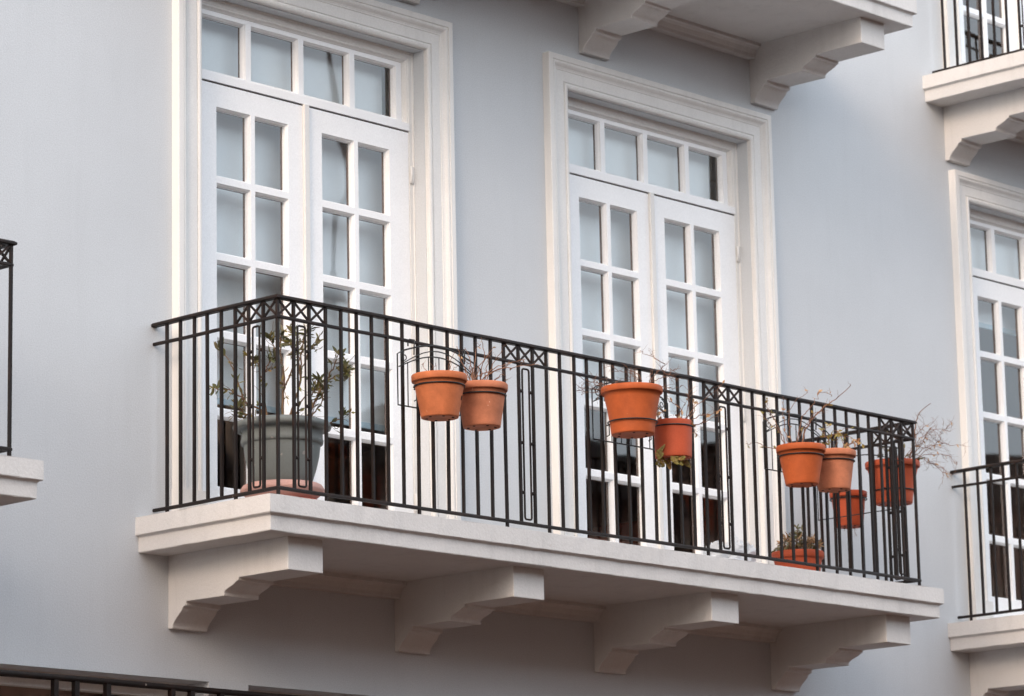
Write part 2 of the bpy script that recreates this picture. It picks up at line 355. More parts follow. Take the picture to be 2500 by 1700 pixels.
def ogee(p0, p1, n=8, flip=False):
    out = []
    for i in range(1, n):
        t = i/n; s = 3*t*t-2*t*t*t if not flip else t
        out.append((p0[0]+(p1[0]-p0[0])*t, p0[1]+(p1[1]-p0[1])*(0.35*t+0.65*s)))
    return out
def bracket_mesh():
    k = 0.046; dz = -0.008
    a, b = (-0.457,-0.349), (-0.372,-0.394); c, d = (-0.063,-0.435), (0.008,-0.520)
    def og(p0, p1, n=11):       # cyma: steep, shallow, steep
        return [(p0[0]+(p1[0]-p0[0])*((i/n)*0.12+0.88*(3*(i/n)**2-2*(i/n)**3)), p0[1]+(p1[1]-p0[1])*(i/n)) for i in range(1, n)]
    raw = [(-0.832,-0.331),(-0.477,-0.331),(-0.475,-0.346),(-0.458,-0.349)]+og(a, b)+[(-0.371,-0.395),(-0.369,-0.412),(-0.090,-0.410),(-0.088,-0.431),(-0.066,-0.435)]+og(c, d)+[(0.010,-0.521),(0.013,-0.536)]
    pr = [(0.0,-0.172),(-0.832-k,-0.172)]+[(y-k, z+dz) for y, z in raw]+[(0.0,-0.544)]
    mb = MB(); n = len(pr); W = 0.236
    mb.add([(0,y,z) for y, z in pr]+[(W,y,z) for y, z in pr], [tuple(range(n)), tuple(range(2*n-1, n-1, -1))]+[(i, n+i, n+(i+1) % n, (i+1) % n) for i in range(n)])
    return mb
slab0 = slab_mesh().build('balcony', M_slab, house, loc=hloc())
ba = []
BX = [-0.028, 1.580, 3.187, 4.787]
b0 = bracket_mesh().build('bracket', M_slab, slab0, 0.004); b0.location = (BX[0], 0, 0)
for x in BX[1:]:
    c = b0.copy(); C.objects.link(c); c.parent = slab0; c.location = (x, 0, 0)
edges = [XSL+0.06]+[v for x in BX for v in (x, x+0.236)]+[XSR-0.06]
for i in range(0, len(edges), 2):
    if edges[i+1]-edges[i] < 0.5: continue
    mo = MB(); a, b = edges[i]+0.001, edges[i+1]-0.001
    pr = [(0,-0.175),(-0.10,-0.175),(-0.10,-0.196),(-0.085,-0.200),(-0.07,-0.212),(-0.06,-0.232),(-0.055,-0.240),(-0.055,-0.262),(0,-0.262)]
    n = len(pr); mo.add([(a,y,z) for y, z in pr]+[(b,y,z) for y, z in pr], [tuple(range(n)), tuple(range(2*n-1, n-1, -1))]+[(i2, n+i2, n+(i2+1) % n, (i2+1) % n) for i2 in range(n)])
    mo.build('moulding', M_slab, slab0)
slab0['label'] = 'balcony carrying the flower pots'
for dx, dz in ((-Q,0),(Q,0),(0,H),(Q,H)):
    c = copy_tree(slab0, house); c.location = hloc(dx, 0, dz)
    c['label'] = {(-Q,0):'balcony cut by the left edge',(Q,0):'balcony at the lower right edge',(0,H):'balcony overhead, seen from below',(Q,H):'balcony in the top right corner'}[(dx,dz)]

# --- ground floor windows
for k, (a, b, c, d) in enumerate(LOW):
    f = MB(); y = 0.16
    f.box(a, b, y, y+0.06, d-0.075, d); f.box(a, a+0.07, y, y+0.06, c, d-0.0755); f.box(b-0.07, b, y, y+0.06, c, d-0.0755)
    f.box(a+0.07, b-0.07, y+0.01, y+0.05, d-0.33, d-0.28)
    nx = 3 if k == 0 else 4
    for i in range(1, nx): x = a+(b-a)*i/nx; f.box(x-0.04, x+0.04, y-0.012, y+0.055, c, d-0.0755)
    fo = f.build('window', M_trim, house, loc=hloc())
    MB().box(a+0.01, b-0.01, y+0.025, y+0.03, c, d-0.01).build('pane', M_glass, fo)
    bk = MB(); bk.box(a-0.2, b+0.2, 1.4, 1.45, c, d+0.1); bk.box(a-0.2, b+0.2, 0.41, 1.4, d+0.02, d+0.08); bk.box(a-0.2,b+0.2,0.41,1.4,c-0.1,c-0.02); bk.box(a-.2,a-.15,.41,1.4,c,d); bk.box(b+.15,b+.2,.41,1.4,c,d)
    bk.build('room_interior', M_room, fo)
gr = empty('window_guard', (-2, -0.03, -2.2), 'black iron guard rail across the dark ground floor window, bottom left', 'window guard')
t = MB(); t.tube([(-4.3,-0.03,-0.838),(-2.2,-0.03,-0.841),(-0.6,-0.03,-0.838),(0.58,-0.03,-0.841),(5.0,-0.03,-0.84)], 0.016, 8); o = t.build('top_rail', M_iron, gr); o.location = (2, 0.03, 2.2)
t = MB(); t.tube([(-4.3,-0.03,-2.1),(5.0,-0.03,-2.1)], 0.014, 8); o = t.build('bottom_rail', M_iron, gr); o.location = (2, 0.03, 2.2)
x = -4.2; k = 0
while x < 4.95:
    t = MB(); t.box(x-0.014, x+0.014, -0.044, -0.016, -2.1, -0.85); o = t.build('baluster', M_iron, gr); o.location = (2, 0.03, 2.2)
    x += (0.42, 0.13, 0.2)[k % 3]; k += 1

# ------------------------------------------------------------------ railings
rnd = random.Random(11)
def rail_poly(mb, pts, w, h, z):
    """flat bar following a U of points in plan, mitred corners"""
    n = len(pts); vs = []
    for i, (x, y) in enumerate(pts):
        p = Vector((x, y)); d1 = (p-Vector(pts[i-1])).normalized() if i else None; d2 = (Vector(pts[i+1])-p).normalized() if i < n-1 else None
        a = d1 or d2; b = d2 or d1; n1 = Vector((a.y, -a.x)); n2 = Vector((b.y, -b.x)); nn = (n1+n2).normalized(); nn = nn/max(0.3, nn.dot(n1))
        zz = z+rnd.gauss(0, 0.0012)
        for sx, sz in ((-1,-0.6),(-0.75,-1),(0.75,-1),(1,-0.6),(1,0.3),(0.6,1),(-0.6,1),(-1,0.3)):
            q = p+nn*(w/2*sx); vs.append((q.x, q.y, zz+sz*h/2))
    fs = []
    for i in range(n-1):
        a, b = i*8, (i+1)*8; fs += [(a+j, a+(j+1) % 8, b+(j+1) % 8, b+j) for j in range(8)]
    fs += [tuple(range(8))[::-1], tuple((n-1)*8+j for j in range(8))]
    mb.add(vs, fs)
def upath(e=0.0, n=1):
    pts = [(RL, 0.0)]
    for i in range(1, 4): pts.append((RL, -DR*i/4))
    pts.append((RL, -DR))
    for i in range(1, 20): pts.append((RL+(RR-RL)*i/20, -DR))
    pts.append((RR, -DR))
    for i in range(3, -1, -1): pts.append((RR, -DR*i/4))
    return pts
def make_railing():
    root = empty('balcony_railing', (0,0,0))
    m1 = MB(); rail_poly(m1, upath(), 0.040, 0.020, 1.0); m1.build('handrail', M_iron, root)
    m1 = MB(); rail_poly(m1, upath(), 0.018, 0.016, 0.90); m1.build('middle_rail', M_iron, root)
    m1 = MB(); rail_poly(m1, upath(), 0.020, 0.017, 0.047); m1.build('bottom_rail', M_iron, root)
    s = 0.0070
    bm_s = MB().bar((0,0,0.05),(0,0,0.994), 2*s, 2*s).build('baluster', M_iron, root)
    bm_l = MB().bar((0,0,0.0),(0,0,0.994), 2*s, 2*s).build('baluster', M_iron, root)
    legs = {0,3,9,15,18,24,30,33,39,45,48}
    used = {id(bm_s): False, id(bm_l): False}
    def put(src, x, y, rz=0.0):
        if not used[id(src)]: o = src; used[id(src)] = True
        else: o = src.copy(); C.objects.link(o); o.parent = root
        o.location = (x, y, 0); o.rotation_euler = (rnd.gauss(0,0.0018), rnd.gauss(0,0.0018), rz+rnd.gauss(0,0.08))
    for k in range(49): put(bm_l if k in legs else bm_s, RL+k*STEP, -DR)
    for X in (RL, RR):
        for j in range(1, 9): put(bm_l if j in (3, 8) else bm_s, X, -DR+j*SSTEP)
    # X braces under the handrail
    def xb(n, ax):
        mb = MB(); z0, z1 = 0.908, 0.992
        for sgn, off in ((1,-0.003),(-1,0.003)):
            a, b = (0.004, n-0.004) if sgn > 0 else (n-0.004, 0.004)
            if ax == 'x': mb.bar((a, off, z0), (b, off, z1), 0.008, 0.010)
            else: mb.bar((off, a, z0), (off, b, z1), 0.008, 0.010)
        return mb
    bx = xb(STEP, 'x').build('cross_brace', M_iron, root); first = True
    for k in (0,1,2,15,16,17,30,31,32,45,46,47):
        o = bx if first else bx.copy()
        if not first: C.objects.link(o); o.parent = root
        first = False; o.location = (RL+k*STEP, -DR, 0)
    by = xb(SSTEP, 'y').build('cross_brace', M_iron, root); first = True
    for X in (RL, RR):
        for j in (0,1,2):
            o = by if first else by.copy()
            if not first: C.objects.link(o); o.parent = root
            first = False; o.location = (X, -DR+j*SSTEP, 0)
    # long loops in the middle bay of every group of three
    def loop(n, ax):
        mb = MB(); a, b, z0, z1, r = n*0.26, n*0.74, 0.070, 0.872, 0.012
        pts = []
        for cx, cz, a0 in ((b-r, z0+r, -90),(b-r, z1-r, 0),(a+r, z1-r, 90),(a+r, z0+r, 180)):
            for i in range(4): an = math.radians(a0+i*30); pts.append((cx+r*math.cos(an), cz+r*math.sin(an)))
        f = (lambda u, z: (u, 0, z)) if ax == 'x' else (lambda u, z: (0, u, z))
        mb.tube([f(u, z) for u, z in pts], 0.0055, 6, closed=True)
        for z in (0.75, 0.475, 0.21):
            for u in (a-0.012, b+0.012):
                c = f(u, z); mb.lathe([(0.002,-0.009),(0.007,-0.006),(0.0095,0),(0.007,0.006),(0.002,0.009)], 8, c)
        return mb
    lx = loop(STEP, 'x').build('loop_panel', M_iron, root); first = True
    for k in (1,16,31,46):
        o = lx if first else lx.copy()
        if not first: C.objects.link(o); o.parent = root
        first = False; o.location = (RL+k*STEP, -DR, 0)
    ly = loop(SSTEP, 'y').build('loop_panel', M_iron, root); first = True
    for X in (RL, RR):
        o = ly if first else ly.copy()
        if not first: C.objects.link(o); o.parent = root
        first = False; o.location = (X, -DR+SSTEP, 0)
    return root
rail0 = make_railing()
tag(rail0, 'black wrought iron balcony railing hung with orange flower pots', 'railing', 'iron railings round the balconies')
for (dx, dz), lb in {(-Q,0):'black iron railing corner on the balcony cut off by the left edge', (Q,0):'black iron railing on the lower right balcony, no pots on it', (Q,H):'black iron railing on the upper right balcony, in front of the top door'}.items():
    c = copy_tree(rail0); c.location = (dx, 0, dz); c['label'] = lb

# ------------------------------------------------------------------ flower pots
def pot_profile(rt, rb, h, rim=0.036, lip=0.012, curve=0.0):
    pr = [(rb*0.45, 0.004), (rb*0.9, 0.0), (rb*0.985, 0.002), (rb, 0.008)]
    zr = h-rim
    ri = rt-lip
    for i in range(1, 9):
        t = i/8; pr.append((rb+(ri-rb)*(t+curve*(t*t-t)), 0.008+(zr-0.008)*t))
    if lip > 0: pr += [(ri+0.002, zr-0.001),(rt-0.002, zr+0.001),(rt, zr+0.005),(rt+0.001, h-0.005),(rt-0.002, h)]
    else: pr += [(rt, h-0.004), (rt-0.001, h)]
    pr += [(rt-0.009, h),(rt-0.012, h-0.01),(ri-0.010, h-0.03),(ri-0.012, h-0.032)]
    return pr
def make_pot(loc, rt, rb, h, mt, label, group, curve=0.0, lip=0.012, rim=0.036, holes=True, tilt=(0,0)):
    root = empty('flower_pot', loc, label, 'flower pot', group); root.rotation_euler = (tilt[0], tilt[1], rnd.random()*6)
    MB().lathe(pot_profile(rt, rb, h, rim, lip, curve), 64).build('pot_body', mt, root)
    s = MB(); n = 24
    s.lathe([(rt-lip-0.014, h-0.035),((rt-lip)*0.6, h-0.028),(0.02, h-0.022)], n); s.build('soil', M_soil, root)
    if holes:
        hb = MB()
        for i in range(6):
            a = i*math.pi/3; hb.lathe([(0.007,-0.0015),(0.007,0.003)], 10, (rb*0.72*math.cos(a), rb*0.72*math.sin(a), 0))
        hb.build('drain_holes', M_hole, root)
    return root
G1 = 'terracotta pots hanging on the railing'
YF = -1.078
P1 = (0.842, YF, 0.484); P2 = (1.150, YF, 0.472); P3 = (2.318, YF-0.01, 0.571); P4 = (2.662, YF, 0.484)
P5 = (3.782, YF, 0.457); P6 = (4.080, YF, 0.459); P7 = (5.225, -0.305, 0.452); P8 = (5.275, -0.612, 0.560)
pot1 = make_pot(P1, 0.141, 0.096, 0.221, M_terra, 'leftmost hanging orange pot with a small dark slit in its side', G1)
pot1.rotation_euler = (0, 0, 0)
make_pot(P2, 0.137, 0.097, 0.224, M_terra2, 'dusty pinkish hanging pot right beside the leftmost one, full of upright twigs', G1)
make_pot(P3, 0.166, 0.117, 0.258, M_terra4, 'largest bright orange hanging pot, wide rim, ring round its lower half', G1, curve=0.5, rim=0.034)
make_pot(P4, 0.106, 0.099, 0.205, M_terra3, 'deep red rimless hanging pot with fern drooping under its base', G1, lip=0.0, rim=0.02, holes=False)
make_pot(P5, 0.140, 0.094, 0.224, M_terra4, 'hanging orange pot with a long bare branch rising past the handrail', G1)
make_pot(P6, 0.131, 0.093, 0.226, M_terra2, 'hanging pot touching the long branch pot, with yellowing leaves', G1)
make_pot(P7, 0.115, 0.086, 0.215, M_terra3, 'small low hanging pot half hidden behind the bars, near the right end', G1)
make_pot(P8, 0.166, 0.113, 0.258, M_terra3, 'large hanging pot at the far right corner with a wild spray of twigs', G1, curve=0.4)
make_pot((4.20, -0.70, 0.0), 0.152, 0.122, 0.155, M_terra3, 'low orange bowl standing on the balcony floor with a bushy dry plant', None, rim=0.04, holes=False)
_a = math.radians(-62); _r = 0.1135
sl = MB(); sl.bar((P1[0]+_r*math.cos(_a), P1[1]+_r*math.sin(_a), P1[2]+0.086), (P1[0]+(_r+0.004)*math.cos(_a), P1[1]+(_r+0.004)*math.sin(_a), P1[2]+0.108), 0.0035, 0.003)
slo = sl.build('slit', M_hole, pot1); slo.matrix_parent_inverse = Matrix.Translation(Vector(P1)).inverted()

# grey pot, its saucer
gp = empty('flower_pot', (0.20, -0.60, 0.103), 'big grey plastic pot with rolled rim inside the left corner of the railing', 'flower pot')
gprof = [(0.10,0.0),(0.124,0.0),(0.132,0.007),(0.153,0.06),(0.172,0.13),(0.186,0.20),(0.192,0.262),(0.192,0.268),(0.203,0.270),(0.206,0.276),(0.207,0.292),(0.204,0.300),(0.201,0.350),(0.206,0.358),(0.232,0.352),(0.243,0.358),(0.247,0.372),(0.240,0.392),(0.216,0.402),(0.200,0.396),(0.196,0.36),(0.19,0.34)]
MB().lathe([(r, z*0.87) for r, z in gprof], 72, wob=0.004).build('pot_body', M_grey, gp)
MB().lathe([(0.185,0.29),(0.12,0.30),(0.02,0.305)], 24).build('soil', M_soil, gp)
sa = MB(); nseg = 72; prof = [(0.10,0.0),(0.150,0.0),(0.160,0.010),(0.188,0.034),(0.205,0.046),(0.212,0.054),(0.211,0.062),(0.198,0.082),(0.186,0.088),(0.176,0.080),(0.160,0.058),(0.10,0.056)]
sa.lathe(prof, nseg)
so2 = sa.build('plant_saucer', M_sauc); so2.location = (0.20, -0.60, 0.046); tag(so2, 'faded pink saucer directly under the big grey pot', 'saucer')
sb = MB(); sb.lathe([(0.10,0.0),(0.150,0.0),(0.178,0.022),(0.190,0.040),(0.186,0.044),(0.165,0.026),(0.150,0.0445),(0.08,0.0445)], 64); so3 = sb.build('plant_saucer', M_terra3); so3.location = (0.21, -0.61, 0.001); tag(so3, 'dark orange saucer lying on the floor under the faded pink one', 'saucer')

# ------------------------------------------------------------------ wire holders
def arc(x0, x1, z, hgt, y, n=14): return [(x0+(x1-x0)*i/n, y, z+hgt*math.sin(math.pi*i/n)) for i in range(n+1)]
def spiral(cx, cz, y, r0, turns, a0, sgn=1, n=18):
    return [(cx+r0*(1-0.8*i/n)*math.cos(a0+sgn*2*math.pi*turns*i/n), y, cz+r0*(1-0.8*i/n)*math.sin(a0+sgn*2*math.pi*turns*i/n)) for i in range(n+1)]
def ring(c, z, r, mb):
    mb.tube([(c[0]+r*math.cos(2*math.pi*i/40), c[1]+r*math.sin(2*math.pi*i/40), z) for i in range(40)], 0.0042, 6, closed=True)
def holder(x0, x1, zb, zt, rings, label):
    yb = -DR-0.026
    xc = (x0+x1)/2
    root = empty('wire_pot_holder', (xc, yb, zb), label, 'pot holder', 'black wire pot holders hooked on the railing')
    def B(mb, nm):
        o = mb.build(nm, M_wire, root); o.location = (-xc, -yb, -zb)
    f = MB(); f.tube([(x0+0.04, yb, zt+0.012),(x0, yb, zt-0.01),(x0, yb, zb),(x1, yb, zb),(x1, yb, zt-0.01),(x1-0.04, yb, zt+0.012)], 0.004, 6)
    f.tube(arc(x0+0.04, x1-0.04, zt+0.012, 0.055, yb), 0.0045, 6); f.tube(arc(x0+0.01, x1-0.01, zt-0.075, 0.085, yb), 0.0035, 6); f.tube(arc(x0+0.03, x1-0.03, zt-0.06, 0.10, yb), 0.003, 6)
    B(f, 'back_frame')
    f = MB()
    for i in range(1, 8):
        x = x0+(x1-x0)*i/8; f.tube([(x, yb+0.003, zb),(x, yb+0.003, zt-0.075+0.085*math.sin(math.pi*i/8))], 0.003, 5)
    B(f, 'spindles')
    for sgn, xx in ((1, x0+0.05),(-1, x1-0.05)):
        f = MB(); f.tube(spiral(xx, zt-0.02, yb, 0.026, 1.3, math.pi/2, sgn), 0.003, 5); B(f, 'scroll')
    for c, z, r in rings:
        f = MB(); ring(c, z, r, f)
        for sx in (-1, 1):
            f.tube([(c[0]+sx*0.04, yb, z),(c[0]+sx*0.04, c[1]+math.sqrt(max(r*r-0.0016, 0)), z)], 0.004, 6)
            f.tube([(c[0]+sx*0.04, yb, z-0.06),(c[0]+sx*0.04, yb-0.018, z-0.055),(c[0]+sx*0.04, yb-0.018, z)], 0.0035, 5)
        B(f, 'ring')
    for xx in (x0+0.12, x1-0.12):
        f = MB(); f.tube([(xx, yb, zt),(xx, yb-0.004, 0.905),(xx, -DR+0.004, 0.913),(xx, -DR+0.016, 0.905),(xx, -DR+0.016, 0.88)], 0.004, 6); B(f, 'hook')
    return root
holder(0.685, 1.295, 0.555, 0.828, [(P1, 0.648, 0.129), (P2, 0.637, 0.127)], 'wire holder carrying the two leftmost hanging pots')
holder(2.165, 2.79, 0.553, 0.835, [(P3, 0.640, 0.133), (P4, 0.656, 0.108)], 'wire holder carrying the largest orange pot and the red rimless pot')
holder(3.625, 4.23, 0.553, 0.835, [(P5, 0.622, 0.129), (P6, 0.626, 0.121)], 'wire holder carrying the pot with the long branch and its neighbour')
hr = empty('wire_pot_holder', (RR+0.02, -0.46, 0.45), 'wire holder on the right end rail carrying the last two pots', 'pot holder', 'black wire pot holders hooked on the railing')
f = MB(); x = RR+0.022
f.tube([(x,-0.80,0.86),(x,-0.80,0.5),(x,-0.16,0.5),(x,-0.16,0.86)], 0.004, 6)
f.tube([(x,-0.80+0.64*i/14,0.86+0.05*math.sin(math.pi*i/14)) for i in range(15)], 0.0045, 6); f.tube([(x,-0.80+0.64*i/14,0.78+0.08*math.sin(math.pi*i/14)) for i in range(15)], 0.0035, 6)
o = f.build('back_frame', M_wire, hr); o.location = (-RR-0.02, 0.46, -0.45)
for c, z, r in ((P8, 0.640, 0.128), (P7, 0.622, 0.112)):
    f = MB(); ring(c, z, r, f)
    for sy in (-0.04, 0.04): f.tube([(x, c[1]+sy, z),(c[0]-math.sqrt(r*r-0.0016), c[1]+sy, z)], 0.004, 6)
    o = f.build('ring', M_wire, hr); o.location = (-RR-0.02, 0.46, -0.45)

# ------------------------------------------------------------------ plants
RV = Vector((0.679, -0.734, 0)); DV = Vector((0.734, 0.679, 0))      # a plant's left-right axis and its depth axis
def smooth(pts, n=5):
    pts = [Vector(p) for p in pts]
    if len(pts) < 3: return pts
    out = []
    for i in range(len(pts)-1):
        p0 = pts[max(i-1,0)]; p1 = pts[i]; p2 = pts[i+1]; p3 = pts[min(i+2,len(pts)-1)]
        for k in range(n):
            t = k/n; out.append(0.5*((2*p1)+(p2-p0)*t+(2*p0-5*p1+4*p2-p3)*t*t+(3*p1-p0-3*p2+p3)*t*t*t))
    out.append(pts[-1]); return out
class Plant:
    def __init__(s, base, sc, ref, seed):
        s.b = Vector(base); s.sc = sc; s.ref = ref; s.r = random.Random(seed); s.st = MB(); s.lf = MB()
    def pt(s, p, dep=0): return RV*((p[0]-s.ref[0])*s.sc)+Vector((0,0,(s.ref[1]-p[1])*s.sc))+DV*dep
    def stem(s, px, r0=0.004, r1=0.0015, dep=0.0, d1=None, kink=0.004):
        n = len(px); dd = s.r.uniform(-0.1, 0.1) if d1 is None else d1
        pts = [s.pt(p, dep+(dd)*i/(n-1)) for i, p in enumerate(px)]
        pts = smooth(pts, 5); pts = [p+Vector((s.r.gauss(0,1), s.r.gauss(0,1), s.r.gauss(0,1)))*kink*(0 if i == 0 else 1) for i, p in enumerate(pts)]
        m = len(pts); s.st.tube(pts, [1.25*(r0+(r1-r0)*i/(m-1)) for i in range(m)], 5); return pts
    def sub(s, pts, n=6, ln=(0.04,0.12), r=0.0012, spread=0.9, depth=1, up=0.2, frm=0.25):
        outs = []
        for _ in range(n):
            i = s.r.randint(int(len(pts)*frm), len(pts)-2); p = pts[i]; d = (pts[i+1]-pts[i]).normalized()
            dv = (d+Vector((s.r.gauss(0,1), s.r.gauss(0,1), s.r.gauss(0,1)+up))*spread*0.6).normalized(); L = s.r.uniform(*ln); q = [p]
            for k in range(5):
                dv = (dv+Vector((s.r.gauss(0,1), s.r.gauss(0,1), s.r.gauss(0,1)))*0.28).normalized(); q.append(q[-1]+dv*L/5)
            s.st.tube(q, [1.25*r*(1-0.12*k) for k in range(6)], 4); outs.append(q)
            if depth > 1: outs += s.sub(q, 2, (ln[0]*0.4, ln[1]*0.5), r*0.75, spread, depth-1, up)
        return outs
    def leaves(s, pts, n, ln=0.05, wd=0.016, mi=0, frm=0.4, spread=1.0, droop=0.0):
        for _ in range(n):
            i = s.r.randint(int(len(pts)*frm), len(pts)-1); p = pts[i]; j = max(i-1, 0); d = (pts[i]-pts[j]) if i > j else Vector((0,0,1))
            d = d.normalized()*0.6+Vector((s.r.gauss(0,.5), s.r.gauss(0,.5), s.r.gauss(0,.4)-droop))*spread
            s.lf.leaf(p, d, (s.r.gauss(0,1), s.r.gauss(0,1), s.r.gauss(0,1)), ln*s.r.uniform(.6,1.2), wd*s.r.uniform(.7,1.2), mi, s.r.uniform(-.1,.5))
    def done(s, name, label, cat, stm, lfm, group=None):
        root = empty(name, s.b, label, cat, group); s.st.build('stem', stm, root)
        if s.lf.v: s.lf.build('leaves', lfm, root)
        return root
# oleander-like shrub in the grey pot
pl = Plant((0.20,-0.60,0.41), 0.00071, (556,975), 5)
S = [([(500,985),(400,820),(290,740),(230,570),(180,450),(110,350)], 0.005),
     ([(290,740),(210,680),(120,650),(60,640)], 0.003),
     ([(480,985),(440,800),(430,600),(460,520),(500,450)], 0.006),
     ([(440,640),(400,560),(370,450),(350,420)], 0.003),
     ([(540,990),(560,800),(570,620),(550,450),(540,330),(560,260)], 0.006),
     ([(570,640),(620,540),(640,400),(600,300)], 0.004), ([(520,440),(490,340),(460,280)], 0.003),
     ([(580,985),(640,800),(690,640),(700,480),(720,360),(760,290)], 0.006), ([(700,520),(760,400),(800,350)], 0.003),
     ([(690,620),(680,460),(670,330),(650,250)], 0.003),
     ([(620,985),(740,860),(820,720),(880,620),(930,530),(965,455)], 0.006), ([(860,650),(930,610),(980,600),(1015,585)], 0.003),
     ([(930,480),(970,470),(1005,490)], 0.002), ([(830,700),(820,640),(805,600)], 0.002),
     ([(660,985),(760,945),(860,915),(940,880),(1000,835)], 0.004), ([(640,985),(760,880),(830,790),(850,700)], 0.004),
     ([(500,985),(420,930),(340,900),(260,860)], 0.004), ([(470,985),(380,900),(300,860),(250,800)], 0.004), ([(600,985),(640,900),(700,740),(760,700),(790,640)], 0.004)]
for k, (px, r) in enumerate(S):
    p = pl.stem(px, r, 0.0017, pl.r.uniform(-0.06,0.06), pl.r.uniform(-0.12,0.12), 0.003)
    pl.sub(p, 3, (0.04,0.11), 0.0014)
    pl.leaves(p, 8, 0.042, 0.014, 0, 0.25)
    for sp in pl.sub(p, 3, (0.04,0.10), 0.0013): pl.leaves(sp, 4, 0.034, 0.011, pl.r.choice((0,0,1)), 0.4)
    for _ in range(4): pl.leaves(p[-4:], 2, 0.056, 0.020, 0, 0.0, 0.9)
    if k % 2: pl.leaves(p, 4, 0.035, 0.010, 1, 0.2, 1.0, 0.7)
for _ in range(46):
    a = pl.r.uniform(-200, 120); q = pl.pt((556+a, 985), pl.r.uniform(-0.12,0.12))
    pl.lf.leaf(q, (pl.r.gauss(0,.5), pl.r.gauss(0,.5), 1), (pl.r.gauss(0,1), pl.r.gauss(0,1), 0.2), pl.r.uniform(.05,.10), 0.018, 0 if pl.r.random() < .7 else 1, 0.3)
pl.done('potted_shrub', 'straggly olive leaved shrub growing in the big grey pot', 'plant', M_stem, [M_leaf, M_yleaf])

# twigs in the leftmost pot
pl = Plant((P1[0],P1[1],P1[2]+0.20), 0.000675, (366,345), 8)
for px in ([(440,350),(440,240),(490,150)],[(420,350),(450,230),(430,170)],[(300,350),(250,240),(235,215)],[(460,350),(470,280),(520,260)],[(330,350),(320,270),(345,240)],[(380,350),(350,290),(330,285)]):
    p = pl.stem(px, 0.0016, 0.0008, 0, None, 0.003); pl.sub(p, 2, (0.02,0.06), 0.0008)
pl.leaves(p, 3, 0.02, 0.006)
pl.done('dried_plant', 'few short dead twigs in the leftmost hanging pot', 'dead plant', M_twig, M_dleaf, 'dead plants in the hanging pots')
# pot two: dense upright twigs
pl = Plant((P2[0],P2[1],P2[2]+0.20), 0.000675, (690,440), 9)
for px in ([(640,440),(620,280),(600,180),(575,120)],[(640,430),(560,250),(510,80)],[(650,440),(620,320),(600,230),(540,190)],[(650,440),(640,300),(660,110),(690,60)],
           [(640,350),(700,330),(860,260),(1020,215)],[(660,430),(740,340),(900,250),(1010,205)],[(650,400),(800,300),(960,270),(1140,260)],[(630,430),(680,240),(780,90)],
           [(700,440),(730,300),(745,220)],[(720,440),(770,280),(850,150)],[(610,440),(580,350),(570,300)],[(840,440),(850,390),(890,350)],[(680,440),(690,340),(720,220),(700,80)],[(640,440),(600,380),(560,340)],[(660,440),(800,350),(850,300)]):
    p = pl.stem(px, 0.0028, 0.001, pl.r.uniform(-.04,.04), None, 0.003); pl.sub(p, 3, (0.02,0.09), 0.0009)
    pl.leaves(p, 1, 0.022, 0.009, 0, 0.6)
pl.st.tube([pl.pt((625,450)), pl.pt((635,380)), pl.pt((615,330))], [0.009,0.008,0.004], 6)
pl.done('dried_plant', 'bundle of upright brown twigs in the dusty pot second from left', 'dead plant', M_twig, M_dleaf, 'dead plants in the hanging pots')
# pot three: tangled mat
pl = Plant((P3[0],P3[1],P3[2]+0.235), 0.0005, (633,470), 10)
for px in ([(700,450),(820,360),(930,240),(1005,175)],[(1000,180),(860,90),(740,0)],[(960,230),(1040,290),(1060,220),(1130,245)],[(430,450),(330,370),(240,330),(185,210)],[(400,440),(250,370),(100,310),(60,270)],
           [(420,440),(200,400),(60,385)],[(400,440),(220,460),(90,500)],[(300,440),(220,420),(10,440)],[(600,450),(610,330),(615,240)],[(610,440),(700,320),(620,220),(500,180),(410,100)],
           [(740,440),(900,350),(1030,330),(1090,350)],[(760,440),(900,400),(1050,420),(1200,400)],[(700,440),(740,300),(650,210),(600,190)],[(560,450),(480,380),(485,340)],[(820,440),(830,330),(865,230)],[(630,460),(640,560),(700,590),(800,570),(810,510)]):
    p = pl.stem(px, 0.0021, 0.0009, -0.10 if px[0] == (630,460) else pl.r.uniform(-.03,.05), 0.0 if px[0] == (630,460) else None, 0.004)
    if px[0] != (630,460): pl.sub(p, 5, (0.03,0.10), 0.0009, 1.1, 2)
pl.leaves(p, 2, 0.02, 0.008)
for k in range(70):
    a = pl.r.uniform(-300, 300); q = pl.pt((633+a, 465), pl.r.uniform(-.1,.1)); e = [q]
    dv = Vector((pl.r.gauss(0,.8), pl.r.gauss(0,.8), pl.r.uniform(.1,.8)))
    for j in range(4): dv = dv+Vector((pl.r.gauss(0,.5), pl.r.gauss(0,.5), pl.r.gauss(-.1,.4))); e.append(e[-1]+dv.normalized()*0.014)
    pl.st.tube(e, 0.0009, 4)
pl.done('dried_plant', 'tangled mat of thin trailing stems in the largest orange pot', 'dead plant', M_twig, M_dleaf, 'dead plants in the hanging pots')
